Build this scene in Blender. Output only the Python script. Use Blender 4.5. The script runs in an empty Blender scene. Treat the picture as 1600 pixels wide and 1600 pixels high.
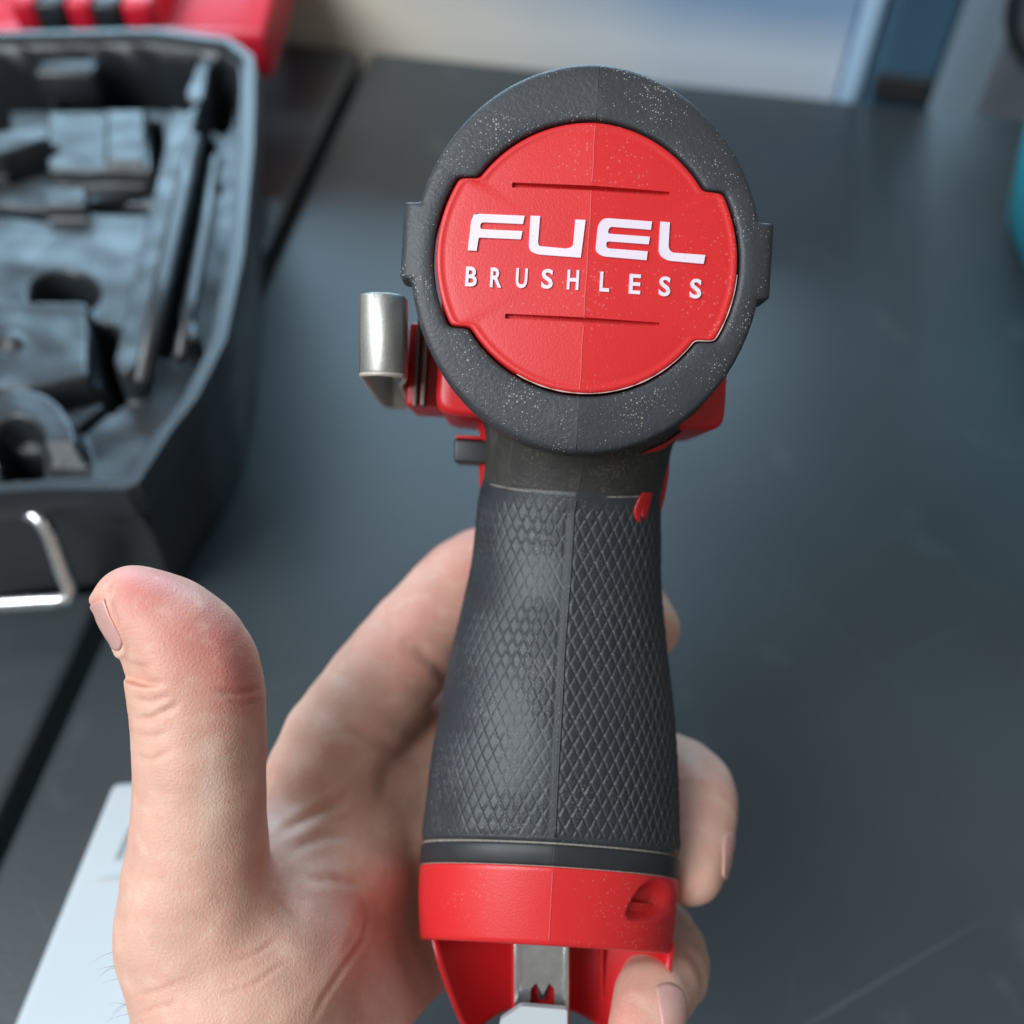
import bpy, bmesh, math, random
import numpy as np
from mathutils import Vector, noise as mnoise
from mathutils.bvhtree import BVHTree
random.seed(4); rng = np.random.default_rng(4)
R = math.radians
SC = bpy.context.scene
COL = SC.collection

# ------------------------------------------------------------------ camera
PITCH, CH, FPX = R(53), 0.28, 1604.0
cd = bpy.data.cameras.new('camera'); cam = bpy.data.objects.new('camera', cd); COL.objects.link(cam)
cam.location = (0, 0, CH); cam.rotation_euler = (math.pi/2 - PITCH, 0, 0)
cd.sensor_width = 36; cd.lens = 36*FPX/1600; cd.clip_start = 0.01; cd.clip_end = 100
cd.dof.use_dof = True; cd.dof.focus_distance = 0.172; cd.dof.aperture_fstop = 9.5
SC.camera = cam
# ------------------------------------------------------------------ light
W = bpy.data.worlds.new('World'); SC.world = W; W.use_nodes = True
bg = W.node_tree.nodes['Background']; bg.inputs[0].default_value = (1.0, 0.97, 0.93, 1); bg.inputs[1].default_value = 0.25
def area(name, loc, target, size, power, color):
    l = bpy.data.lights.new(name, 'AREA'); l.shape = 'RECTANGLE'; l.size = size[0]; l.size_y = size[1]; l.energy = power; l.color = color
    o = bpy.data.objects.new(name, l); COL.objects.link(o); o.location = loc
    o.rotation_euler = (Vector(target)-Vector(loc)).to_track_quat('-Z', 'Y').to_euler(); return o
area('doorway_light', (-1.5, -0.75, 2.05), (0, 0.12, 0.12), (1.6, 1.6), 96, (0.88, 0.945, 1.0))
area('open_front_light', (0.1, 2.9, 1.15), (0.1, 0.35, 0.0), (3.4, 1.7), 165, (0.48, 0.77, 1.0))
SC.view_settings.view_transform = 'Standard'; SC.view_settings.look = 'None'
SC.view_settings.exposure = 0.0; SC.view_settings.gamma = 1.0

# ------------------------------------------------------------------ geometry helpers
Fv = np.array([0, math.cos(PITCH), -math.sin(PITCH)]); Uv = np.array([0, math.sin(PITCH), math.cos(PITCH)]); Rv = np.array([1., 0, 0]); Cv = np.array([0, 0, CH])
def cam2w(q):                                   # (right, up, forward) metres from the lens -> world
    q = np.asarray(q, float); return Cv + q[..., 0:1]*Rv + q[..., 1:2]*Uv + q[..., 2:3]*Fv
def w2px(p):
    q = np.asarray(p, float)-Cv; d = q@Fv
    return 800+FPX*(q@Rv)/d, 800-FPX*(q@Uv)/d
def pxc(x, y, d): return np.array([(x-800)*d/FPX, (800-y)*d/FPX, d])
def P(x, y, d): return cam2w(pxc(x, y, d))
def G(x, y, z=0.):                              # where a sight line meets the level z
    d = Fv+Rv*(x-800)/FPX+Uv*(800-y)/FPX
    return Cv+d*((z-CH)/d[2])
WL = {}
def thing(name, loc, label, cat, group=None):
    o = bpy.data.objects.new(name, None); COL.objects.link(o); o.location = loc; WL[o.name] = np.array(loc, float); o.empty_display_size = 0.01
    o['label'] = label; o['category'] = cat
    if group: o['group'] = group
    return o
def obj(name, V, F, mat, parent=None, smooth=True, attrs=None, origin=None):
    V = np.asarray(V, float); c = np.asarray(origin, float) if origin is not None else (V.min(0)+V.max(0))/2
    me = bpy.data.meshes.new(name); me.from_pydata((V-c).tolist(), [], F if isinstance(F, list) else F.tolist())
    me.materials.append(mat); me.update()
    if smooth: me.polygons.foreach_set('use_smooth', [True]*len(me.polygons))
    if attrs:
        for k, a in attrs.items():
            at = me.attributes.new(k, 'FLOAT', 'POINT'); at.data.foreach_set('value', np.asarray(a, np.float32))
    o = bpy.data.objects.new(name, me); COL.objects.link(o)
    if parent: o.parent = parent; o.location = c-WL[parent.name]
    else: o.location = c
    WL[o.name] = c
    return o
def tag(o, label=None, cat=None, group=None, kind=None):
    for k, v in (('label', label), ('category', cat), ('group', group), ('kind', kind)):
        if v: o[k] = v
    return o
def gridf(n, m, wrap=False, flip=False):        # n rows, m columns
    i = np.arange(n-1)[:, None]; j = np.arange(m if wrap else m-1)[None, :]; j2 = (j+1) % m
    q = np.stack(np.broadcast_arrays(i*m+j, i*m+j2, (i+1)*m+j2, (i+1)*m+j), -1).reshape(-1, 4)
    return q[:, ::-1] if flip else q
def loftclosed(rows, caps=(True, True)):        # rows: [n][m][3], wraps, optional flat ends
    A = np.asarray(rows, float); n, m = A.shape[:2]; F = gridf(n, m, True).tolist()
    if caps[0]: F.append(list(range(m))[::-1])
    if caps[1]: F.append([(n-1)*m+k for k in range(m)])
    return A.reshape(-1, 3), F
def prism(poly, axis):                          # outline [m][3] swept along axis, closed
    A = np.asarray(poly, float); return loftclosed([A, A+np.asarray(axis, float)])
def tube(pts, r, n=8):
    pts = np.asarray(pts, float); t = np.gradient(pts, axis=0); t /= np.linalg.norm(t, axis=1)[:, None]
    r = np.broadcast_to(r, (len(pts),)); up = np.array([0.13, 0.37, 0.92]); rows = []
    for p, d, k in zip(pts, t, r):
        a = np.cross(d, up); a /= np.linalg.norm(a); b = np.cross(d, a)
        rows.append([p+k*(a*math.cos(x)+b*math.sin(x)) for x in np.arange(n)*2*math.pi/n])
    return loftclosed(rows)
def bevelbox(lo, hi, r=0.002, seg=2, M=None):
    bm = bmesh.new(); bmesh.ops.create_cube(bm, size=1)
    lo = np.array(lo, float); hi = np.array(hi, float)
    for v in bm.verts: v.co = Vector((lo+hi)/2+np.array(v.co)*(hi-lo))
    if r: bmesh.ops.bevel(bm, geom=bm.edges[:], offset=r, segments=seg, affect='EDGES', profile=0.5)
    V = np.array([v.co for v in bm.verts]); F = [[v.index for v in f.verts] for f in bm.faces]; bm.free()
    if M is not None: V = M(V)
    return V, F
def merge(*parts):
    V = []; F = []; k = 0
    for v, f in parts:
        V.append(np.asarray(v, float)); F += [[i+k for i in q] for q in (f if isinstance(f, list) else f.tolist())]; k += len(v)
    return np.concatenate(V), F
def interp(x, tab, c): t = np.array(tab, float); return np.interp(x, t[:, 0], t[:, c])
def smooth_interp(x, tab, c):
    t = np.array(tab, float); xs, ys = t[:, 0], t[:, c]; m = np.gradient(ys, xs); x = np.asarray(x, float)
    i = np.clip(np.searchsorted(xs, x)-1, 0, len(xs)-2); h = xs[i+1]-xs[i]; u = np.clip((x-xs[i])/h, 0, 1)
    return (2*u**3-3*u**2+1)*ys[i]+(u**3-2*u**2+u)*h*m[i]+(3*u**2-2*u**3)*ys[i+1]+(u**3-u**2)*h*m[i+1]
def sstep(a, b, x): u = np.clip((x-a)/(b-a), 0, 1); return u*u*(3-2*u)

# ------------------------------------------------------------------ materials
def mat(name, col, rough=0.5, metal=0., spec=0.5, var=0.15, vs=40, bump=0., bs=300, rvar=0.1, sss=0., sssr=0.004, coat=0.):
    m = bpy.data.materials.new(name); m.use_nodes = True; N = m.node_tree.nodes; L = m.node_tree.links; b = N['Principled BSDF']
    tc = N.new('ShaderNodeTexCoord'); n1 = N.new('ShaderNodeTexNoise'); n1.inputs['Scale'].default_value = vs; n1.inputs['Detail'].default_value = 5
    L.new(tc.outputs['Object'], n1.inputs['Vector'])
    mx = N.new('ShaderNodeMix'); mx.data_type = 'RGBA'; mx.name = 'tone'
    mx.inputs[6].default_value = (*[c*(1-var) for c in col], 1); mx.inputs[7].default_value = (*[min(1, c*(1+var)) for c in col], 1)
    L.new(n1.outputs['Fac'], mx.inputs[0]); L.new(mx.outputs[2], b.inputs['Base Color'])
    mr = N.new('ShaderNodeMapRange'); mr.inputs['To Min'].default_value = max(0.02, rough-rvar); mr.inputs['To Max'].default_value = min(1, rough+rvar)
    L.new(n1.outputs['Fac'], mr.inputs[0]); L.new(mr.outputs[0], b.inputs['Roughness'])
    b.inputs['Metallic'].default_value = metal; b.inputs['Specular IOR Level'].default_value = spec
    if sss:
        b.inputs['Subsurface Weight'].default_value = sss; b.inputs['Subsurface Radius'].default_value = (1, 0.3, 0.16); b.inputs['Subsurface Scale'].default_value = sssr
    if coat: b.inputs['Coat Weight'].default_value = coat
    if bump:
        n2 = N.new('ShaderNodeTexNoise'); n2.inputs['Scale'].default_value = bs; n2.inputs['Detail'].default_value = 3; n2.name = 'grain'
        L.new(tc.outputs['Object'], n2.inputs['Vector'])
        bp = N.new('ShaderNodeBump'); bp.inputs['Strength'].default_value = bump; bp.inputs['Distance'].default_value = 0.0004; bp.name = 'bump'
        L.new(n2.outputs['Fac'], bp.inputs['Height']); L.new(bp.outputs[0], b.inputs['Normal'])
    return m
def dust(m, amount=0.5, col=(0.42, 0.40, 0.36), scale=900, patch=60):     # pale specks of grit lying on a surface, in drifts
    N = m.node_tree.nodes; L = m.node_tree.links; b = N['Principled BSDF']; src = b.inputs['Base Color'].links[0].from_socket
    tc = N.new('ShaderNodeTexCoord'); v = N.new('ShaderNodeTexVoronoi'); v.inputs['Scale'].default_value = scale; L.new(tc.outputs['Object'], v.inputs['Vector'])
    n = N.new('ShaderNodeTexNoise'); n.inputs['Scale'].default_value = patch; n.inputs['Detail'].default_value = 4; L.new(tc.outputs['Object'], n.inputs['Vector'])
    rr = N.new('ShaderNodeMapRange'); rr.inputs[1].default_value = 0.30; rr.inputs[2].default_value = 0.66; rr.inputs[3].default_value = 0.0; rr.inputs[4].default_value = 0.42; L.new(n.outputs['Fac'], rr.inputs[0])
    sp = N.new('ShaderNodeSeparateColor'); L.new(v.outputs['Color'], sp.inputs[0])
    mm = N.new('ShaderNodeMath'); mm.operation = 'MULTIPLY'; L.new(rr.outputs[0], mm.inputs[0]); L.new(sp.outputs[0], mm.inputs[1])
    lt = N.new('ShaderNodeMath'); lt.operation = 'LESS_THAN'; L.new(v.outputs['Distance'], lt.inputs[0]); L.new(mm.outputs[0], lt.inputs[1])
    am = N.new('ShaderNodeMath'); am.operation = 'MULTIPLY'; am.inputs[1].default_value = amount; L.new(lt.outputs[0], am.inputs[0])
    mx = N.new('ShaderNodeMix'); mx.data_type = 'RGBA'; mx.inputs[7].default_value = (*col, 1); L.new(src, mx.inputs[6]); L.new(am.outputs[0], mx.inputs[0]); L.new(mx.outputs[2], b.inputs['Base Color'])
    return m
def attr_mix(m, attr, col):                     # blend a pigment in where a vertex attribute says so
    N = m.node_tree.nodes; L = m.node_tree.links; b = N['Principled BSDF']; src = b.inputs['Base Color'].links[0].from_socket
    a = N.new('ShaderNodeAttribute'); a.attribute_name = attr
    mx = N.new('ShaderNodeMix'); mx.data_type = 'RGBA'; mx.inputs[7].default_value = (*col, 1); L.new(src, mx.inputs[6]); L.new(a.outputs['Fac'], mx.inputs[0]); L.new(mx.outputs[2], b.inputs['Base Color'])
    return m
M_rub = dust(mat('cap_rubber', (0.034, 0.037, 0.042), 0.52, spec=0.55, var=0.25, vs=120, bump=0.25, bs=1500), 0.7, scale=2300, patch=140)
M_neck = dust(mat('neck_rubber', (0.034, 0.032, 0.029), 0.62, spec=0.4, var=0.5, vs=260, bump=0.4, bs=1200), 0.6, (0.32, 0.29, 0.24), 3200, 70)
M_grip = dust(mat('grip_rubber', (0.030, 0.034, 0.040), 0.47, spec=0.5, var=0.25, vs=150, bump=0.2, bs=2500), 0.35, (0.33, 0.32, 0.28), 2600, 120)
M_band = mat('band_rubber', (0.022, 0.023, 0.026), 0.5, var=0.3, vs=200)
M_dirt = mat('dusty_groove', (0.24, 0.22, 0.18), 0.9, var=0.5, vs=900, bump=0.5, bs=1500)
M_red = dust(mat('red_plastic', (0.66, 0.021, 0.023), 0.42, var=0.08, vs=60, bump=0.10, bs=2600), 0.16, (0.75, 0.45, 0.42), 1500, 60)
M_red2 = mat('red_housing', (0.56, 0.010, 0.014), 0.38, var=0.1, vs=90, bump=0.1, bs=2000)
M_redslot = mat('slot_red', (0.40, 0.006, 0.012), 0.6)
M_white = dust(mat('letter_white', (0.80, 0.70, 0.79), 0.5, var=0.05, vs=200), 0.3, (0.4, 0.35, 0.35), 1500, 150)
M_line = mat('mould_line_black', (0.05, 0.05, 0.05), 0.5)
M_linered = mat('mould_line_red', (0.66, 0.10, 0.09), 0.5)
M_steel = mat('clip_steel', (0.54, 0.53, 0.49), 0.43, metal=1.0, var=0.22, vs=2600, bump=0.12, bs=5000)
M_bright = mat('plated_metal', (0.75, 0.76, 0.76), 0.25, metal=1.0, var=0.1, vs=300)
M_black = mat('black_plastic', (0.018, 0.018, 0.02), 0.45, var=0.2, vs=100)
M_case = mat('case_plastic', (0.018, 0.022, 0.026), 0.40, spec=0.75, var=0.3, vs=50, bump=0.5, bs=900)
M_lid = mat('lid_red', (0.66, 0.012, 0.035), 0.42, var=0.1, vs=30)
M_desk = mat('desk_laminate', (0.026, 0.035, 0.041), 0.42, spec=0.8, var=0.3, vs=14, bump=0.15, bs=700, rvar=0.07)
M_paper = mat('white_card', (0.50, 0.54, 0.56), 0.5, var=0.03, vs=30)
M_mark = mat('grey_print', (0.25, 0.27, 0.25), 0.6)
M_teal = mat('teal_plastic', (0.008, 0.27, 0.36), 0.45, var=0.1, vs=30)
M_floor = mat('floor_concrete', (0.25, 0.24, 0.22), 0.8, var=0.3, vs=6)
M_panel = mat('pale_panel', (0.74, 0.67, 0.55), 0.55, var=0.06, vs=4)
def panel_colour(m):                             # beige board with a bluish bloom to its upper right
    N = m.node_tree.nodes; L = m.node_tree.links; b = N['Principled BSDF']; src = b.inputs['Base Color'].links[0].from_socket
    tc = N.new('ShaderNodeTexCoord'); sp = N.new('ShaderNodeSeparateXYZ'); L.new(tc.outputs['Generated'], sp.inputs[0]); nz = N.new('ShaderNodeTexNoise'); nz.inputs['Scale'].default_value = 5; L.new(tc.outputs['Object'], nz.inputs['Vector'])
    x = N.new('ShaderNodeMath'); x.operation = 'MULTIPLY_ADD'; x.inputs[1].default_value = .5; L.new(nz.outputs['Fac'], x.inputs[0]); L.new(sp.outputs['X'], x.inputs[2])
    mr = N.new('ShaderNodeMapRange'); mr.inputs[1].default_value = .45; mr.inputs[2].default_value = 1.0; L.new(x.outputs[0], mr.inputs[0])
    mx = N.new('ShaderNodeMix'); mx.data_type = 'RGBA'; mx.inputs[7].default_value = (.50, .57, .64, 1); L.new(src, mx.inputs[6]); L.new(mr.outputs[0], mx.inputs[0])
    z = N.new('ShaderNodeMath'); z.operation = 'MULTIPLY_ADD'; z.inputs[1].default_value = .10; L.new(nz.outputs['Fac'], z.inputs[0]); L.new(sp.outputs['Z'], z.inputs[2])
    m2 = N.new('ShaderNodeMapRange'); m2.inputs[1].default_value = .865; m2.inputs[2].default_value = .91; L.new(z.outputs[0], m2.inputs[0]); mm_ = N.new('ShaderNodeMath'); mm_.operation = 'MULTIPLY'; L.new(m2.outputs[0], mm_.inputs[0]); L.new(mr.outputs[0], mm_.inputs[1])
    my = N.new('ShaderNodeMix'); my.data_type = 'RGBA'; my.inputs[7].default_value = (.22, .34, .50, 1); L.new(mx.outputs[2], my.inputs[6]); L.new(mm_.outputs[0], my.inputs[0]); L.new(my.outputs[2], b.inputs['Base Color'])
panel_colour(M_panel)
def scratches(m, col, amount, mult=1):                   # faint rubbed lines and smears
    N = m.node_tree.nodes; L = m.node_tree.links; b = N['Principled BSDF']; src = b.inputs['Base Color'].links[0].from_socket; tc = N.new('ShaderNodeTexCoord')
    for rot, sc, lo_ in ((-.45, (5, 300, 1), .68), (.9, (4, 260, 1), .70), (-1.2, (7, 380, 1), .70), (1.2, (30, 40, 1), .62)):
        m0 = N.new('ShaderNodeMapping'); m0.inputs['Rotation'].default_value = (0, 0, rot); L.new(tc.outputs['Object'], m0.inputs[0]); mp = N.new('ShaderNodeMapping'); mp.inputs['Scale'].default_value = [v*mult for v in sc]; L.new(m0.outputs[0], mp.inputs[0])
        n = N.new('ShaderNodeTexNoise'); n.inputs['Scale'].default_value = 1; n.inputs['Detail'].default_value = 6 if sc[1] < 50 else 2; L.new(mp.outputs[0], n.inputs['Vector'])
        mr = N.new('ShaderNodeMapRange'); mr.inputs[1].default_value = lo_; mr.inputs[2].default_value = lo_+.10; mr.inputs[4].default_value = amount if sc[1] > 50 else amount*.5; L.new(n.outputs['Fac'], mr.inputs[0])
        mx = N.new('ShaderNodeMix'); mx.data_type = 'RGBA'; mx.inputs[7].default_value = (*col, 1); L.new(src, mx.inputs[6]); L.new(mr.outputs[0], mx.inputs[0]); src = mx.outputs[2]
    L.new(src, b.inputs['Base Color'])
scratches(M_desk, (.12, .14, .15), .36); scratches(M_neck, (.20, .18, .15), .5, 8); scratches(M_rub, (.12, .12, .125), .35, 6)
M_frame = mat('frame_blue', (0.36, 0.52, 0.68), 0.4, var=0.1, vs=10)
M_post = mat('post_blue', (0.035, 0.085, 0.13), 0.5, var=0.4, vs=12)
M_grey = mat('grey_cabinet', (0.11, 0.12, 0.135), 0.45, var=0.2, vs=8)

# ------------------------------------------------------------------ setting: desk, what stands behind it
e0 = G(415, 62); e1 = G(1600, 186); ex = (e1-e0)/np.linalg.norm(e1-e0); ey = np.array([-ex[1], ex[0], 0.]); ez = np.array([0, 0, 1.])
s0 = G(573, 78)
def D(a, b, z): return s0+a*ex+b*ey+z*ez        # desk frame: along the far edge, towards it, up
def DM(V): V = np.asarray(V, float); return s0+V[:, 0:1]*ex+V[:, 1:2]*ey+V[:, 2:3]*ez
tag(obj('floor', [(-6, -5, -.75), (6, -5, -.75), (6, 7, -.75), (-6, 7, -.75)], [[0, 1, 2, 3]], M_floor, smooth=False), kind='structure')
sd = G(20, 1262)-s0; sk = float(sd@ex)/float(sd@ey)      # the joint runs almost square to the far edge
def board(a0, a1, side):
    V, F = bevelbox((a0, -1.2, -0.028), (a1, 0, 0), 0.0025, 2)
    V[:, 0] += V[:, 1]*sk*np.where((V[:, 0] > a0+.05) == (side < 0), 1, 0)
    return DM(V), F
V, F = board(0.0030, 1.6, 1); tag(obj('desk_board', V, F, M_desk, smooth=False), 'wide black desk top under the hand, right of the joint', 'desk', 'black desk tops')
V, F = board(-1.2, -0.0030, -1); tag(obj('desk_board', V, F, M_desk, smooth=False), 'black desk top carrying the open tool case, left of the joint', 'desk', 'black desk tops')
def up_at(px, py):                               # distance along the far edge at a pixel of it
    return float((G(px, py)-s0)@ex)
a_l, a_m, a_f = up_at(404, 61)+.002, up_at(1312, 156), up_at(1345, 159)
t = thing('pale_panel', D((a_l+a_m)/2, .03, -.3), 'pale beige upright panel behind the far edge of the desk', 'panel')
V, F = bevelbox((a_l, .012, -.45), (a_m, .03, .12), .002, 1, DM); obj('board', V, F, M_panel, t, smooth=False)
V, F = bevelbox((a_m+.0005, .006, -.45), (a_f, .034, .122), .003, 2, DM); obj('edge_trim', V, F, M_frame, t, smooth=False)
a_p = up_at(1455, 170)
V, F = bevelbox((a_f+.002, .004, -.45), (a_p, .05, .5), .004, 2, DM)
t = thing('upright_post', D((a_f+a_p)/2, .03, -.45), 'dark blue square post standing behind the desk, right of the panel', 'post')
obj('column', V, F, M_post, t, smooth=False)
V, F = bevelbox((a_f+.004, -.0005, .002), (a_p-.003, .0035, .014), .001, 1, DM); obj('foot_strip', V, F, M_black, t, smooth=False)
t = thing('grey_cabinet', D(a_p+.2, .1, -.75), 'grey cabinet side with a dark ring, behind the right end of the desk', 'cabinet')
V, F = bevelbox((a_p+.030, .030, -.75), (a_p+.5, .3, .5), .006, 2, DM); obj('side_panel', V, F, M_grey, t, smooth=False)
rc = D(up_at(1612, 187)+.014, .0265, .046)
th = np.linspace(0, 2*math.pi, 49)[:-1]; rows = []
for x in th:
    d = math.cos(x)*ex+math.sin(x)*ez
    rows.append([rc+d*(.036+.003*math.cos(q))-ey*.003*math.sin(q) for q in np.linspace(0, 2*math.pi, 9)[:-1]])
A = np.array(rows+[rows[0]]); obj('ring', A.reshape(-1, 3), gridf(49, 8, True), M_black, t)

# ------------------------------------------------------------------ teal case at the right edge
q = G(1586, 300, .045)+np.array([.015, 0, 0]); t = thing('teal_case', (q[0]+.10, q[1]+.02, 0), 'teal plastic tool box cut off by the right edge of the photo', 'tool box')
def tealrow(z, ins):
    pts = []
    for a in np.linspace(0, 2*math.pi, 65)[:-1]:
        c, s = math.cos(a), math.sin(a); e = 0.45
        pts.append((q[0]+.10+(.100-ins)*math.copysign(abs(c)**e, c), q[1]-.01+(.085-ins)*math.copysign(abs(s)**e, s), z))
    return pts
V, F = loftclosed([tealrow(z, i) for z, i in ((.001, .012), (.006, .006), (.03, .002), (.046, 0), (.050, .002), (.052, .002), (.056, 0), (.085, .004), (.093, .010), (.096, .02))])
obj('body', V, F, M_teal, t)
V, F = bevelbox((q[0]+.07, q[1]-.108, .035), (q[0]+.12, q[1]-.092, .07), .003, 2); obj('latch', V, F, M_black, t, smooth=False)

# ------------------------------------------------------------------ white card box at the lower left
c = [G(176, 1222, .012), G(345, 1214, .012), G(470, 1760, .012), G(-45, 1760, .012)]
bm = bmesh.new(); vs = [bm.verts.new(p) for p in c]; f = bm.faces.new(vs); f.normal_update()
ex_ = bmesh.ops.extrude_face_region(bm, geom=[f]); bmesh.ops.translate(bm, verts=[v for v in ex_['geom'] if isinstance(v, bmesh.types.BMVert)], vec=(0, 0, -.0115))
bmesh.ops.recalc_face_normals(bm, faces=bm.faces[:]); bmesh.ops.bevel(bm, geom=bm.edges[:], offset=.0022, segments=3, affect='EDGES', profile=.6)
V = np.array([v.co for v in bm.verts]); F = [[v.index for v in f.verts] for f in bm.faces]; bm.free()
t = thing('white_box', ((V.min(0)+V.max(0))/2*[1, 1, 0]), 'flat white card box lying on the desk behind the thumb', 'box')
obj('carton', V, F, M_paper, t, smooth=False)
a, b = G(183, 1343, .0123), G(206, 1292, .0123); d = (b-a)/np.linalg.norm(b-a); nrm = np.cross(d, ez)*.0007
obj('printed_mark', [a-nrm, a+nrm, b+nrm, b-nrm], [[0, 1, 2, 3]], M_mark, t, smooth=False)
a, b = G(150, 1372, .0118), G(235, 1362, .0118); k = 14; pp = [a+(b-a)*i/(k-1)+ez*.0004*math.sin(i/(k-1)*math.pi) for i in range(k)]
V, F = tube(pp, .0006); obj('fold', V, F, M_paper, t)

# ------------------------------------------------------------------ open tool case
ZR = 0.062
rim_px = [(-420, 62), (0, 52), (240, 47), (355, 62), (388, 88), (391, 115), (388, 230), (372, 400), (345, 530), (300, 620), (262, 668), (208, 752), (196, 757), (70, 757), (-60, 765), (-420, 800)]
rim = np.array([G(*p, ZR) for p in rim_px]); rim = rim[:, :2]
def resample(p, step):
    out = []
    for a, b in zip(p, np.roll(p, -1, 0)):
        k = max(1, int(np.linalg.norm(b-a)/step)); out += [a+(b-a)*i/k for i in range(k)]
    return np.array(out)
rimd = resample(rim, .006)
for _ in range(0): rimd = (np.roll(rimd, 1, 0)+2*rimd+np.roll(rimd, -1, 0))/4
tg = np.roll(rimd, -1, 0)-np.roll(rimd, 1, 0); tg /= np.linalg.norm(tg, axis=1)[:, None]; nin = np.stack([tg[:, 1], -tg[:, 0]], 1)   # inward (outline runs clockwise)
def ring(ins, z): return np.concatenate([rimd+nin*ins, np.full((len(rimd), 1), z)], 1)
case = thing('tool_case', (rimd[:, 0].mean(), rimd[:, 1].mean(), 0), 'open black plastic tool case with moulded tray and red lid', 'tool case')
A = [ring(.016, .030), ring(.010, .004), ring(.010, .0012), ring(.006, .003), ring(.001, .047), ring(.0005, .050), ring(-.0022, .0505), ring(-.0022, .0608), ring(-.0016, .062), ring(.0016, .062), ring(.0024, .0605), ring(.0040, .030)]
V, F = loftclosed(A[2:], (True, False)); sh_ = obj('shell', V, F, M_case, case); sh_.data.set_sharp_from_angle(angle=R(30))
# the moulded tray: a sheet with raised blocks, slots and a round well
nx, ny = 420, 400
xs0, xs1 = rimd[:, 0].min()+.004, rimd[:, 0].max(); ys0, ys1 = rimd[:, 1].min(), rimd[:, 1].max()
gx, gy = np.meshgrid(np.linspace(-.30, xs1, nx), np.linspace(ys0, ys1, ny)); pts = np.stack([gx.ravel(), gy.ravel(), np.full(gx.size, .045)], 1)
px, py = w2px(pts)
def insd(p):                                     # signed distance (m) to the rim outline, positive inside
    d = np.full(len(p), 9.); ins = np.zeros(len(p), bool)
    for a, b in zip(rimd, np.roll(rimd, -1, 0)):
        ab = b-a; tt = np.clip(((p-a)@ab)/(ab@ab), 0, 1); d = np.minimum(d, np.linalg.norm(p-(a+tt[:, None]*ab), axis=1))
        cr = ((a[1] > p[:, 1]) != (b[1] > p[:, 1])) & (p[:, 0] < (b[0]-a[0])*(p[:, 1]-a[1])/(b[1]-a[1]+1e-12)+a[0]); ins ^= cr
    return np.where(ins, d, -d)
sd_ = insd(pts[:, :2])
def rbox(x0, y0, x1, y1, soft=7, r=10, ang=0, sh=0):
    soft *= .45; r *= .6
    cx, cy = (x0+x1)/2, (y0+y1)/2; X, Y = px-cx+sh*(py-cy), py-cy; c_, s_ = math.cos(R(ang)), math.sin(R(ang)); X, Y = X*c_+Y*s_, -X*s_+Y*c_
    qx, qy = np.abs(X)-(x1-x0)/2+r, np.abs(Y)-(y1-y0)/2+r
    d = np.hypot(np.maximum(qx, 0), np.maximum(qy, 0))+np.minimum(np.maximum(qx, qy), 0)-r
    return 1-sstep(-soft, soft, d)
def seg(x0, y0, x1, y1, w, soft=6):
    soft *= .5
    ab = np.array([x1-x0, y1-y0], float); tt = np.clip(((px-x0)*ab[0]+(py-y0)*ab[1])/(ab@ab), 0, 1)
    return 1-sstep(w-soft, w+soft, np.hypot(px-x0-tt*ab[0], py-y0-tt*ab[1]))
Z = np.full(len(px), .044)
Z = Z+.003*sstep(330, 430, py)
def put(m, z):
    global Z; Z = Z*(1-m)+z*m
put(rbox(-600, 40, 300, 165, 10, 12), .012)                       # deep back channel
put(rbox(78, 118, 152, 172, 5, 8), .044); put(rbox(88, 150, 152, 200, 6, 10), .012)
put(rbox(-30, 130, 12, 225, 6, 10), .010)
put(rbox(80, 190, 248, 285, 7, 14), .050); put(seg(243, 195, 252, 285, 8), .022)
put(rbox(175, 195, 232, 278, 4, 5), .052); put(rbox(-40, 232, 86, 268, 6, 14, -8), .053); put(seg(20, 275, 90, 252, 6), .026)
put(seg(-40, 322, 68, 332, 8), .020); put(seg(140, 322, 245, 325, 6), .022); put(seg(150, 318, 250, 290, 6), .036)
put(rbox(72, 312, 140, 340, 5, 6), .050)
oval = np.hypot((px-102)/52, (py-467)/34); put(1-sstep(.85, 1.12, oval), .012)
put(rbox(-200, 500, 150, 635, 7, 16), .053); put(1-sstep(.4, 1.0, np.hypot((px-33)/24, (py-562)/15)), .0555)
put(rbox(156, 515, 190, 640, 7, 12, 0, -.15), .012); put(seg(20, 655, 190, 618, 9), .012)
put(seg(262, 250, 175, 640, 10, 9)*sstep(515, 540, py), .020)
put(seg(303, 215, 216, 610, 22, 12), .058); put(seg(328, 225, 262, 560, 6), .032)
put(seg(290, 90, 300, 205, 14, 8), .020); put(seg(345, 110, 315, 190, 16, 8), .0565); put(seg(350, 155, 345, 190, 14, 6), .030)
put(seg(334, 290, 336, 292, 6), .030); put(seg(283, 516, 285, 519, 8), .026); put(seg(308, 540, 318, 575, 9, 5), .060)
put(seg(120, 690, 165, 650, 5), .020)
arc = np.abs(np.hypot((px-52)/1.0, (py-735)/1.0)-64); put((1-sstep(20, 32, arc))*(py < 735), .057)
put(rbox(10, 715, 72, 800, 7, 14, 0, -.1), .008)
Z += .0006*np.array([mnoise.noise((a*90, b*90, 0)) for a, b in pts[:, :2]])
Z = np.where(sd_ < .008, Z+(.0588-Z)*(1-sstep(.0045, .0065, sd_)), Z)
tr = pts.copy(); tr[:, 2] = Z; keep = sd_ > .0022
Fg = gridf(ny, nx); Fg = Fg[keep[Fg].all(1)]; used = np.unique(Fg); remap = np.full(len(tr), -1); remap[used] = np.arange(len(used))
obj('tray', tr[used], remap[Fg], M_case, case)
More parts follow.
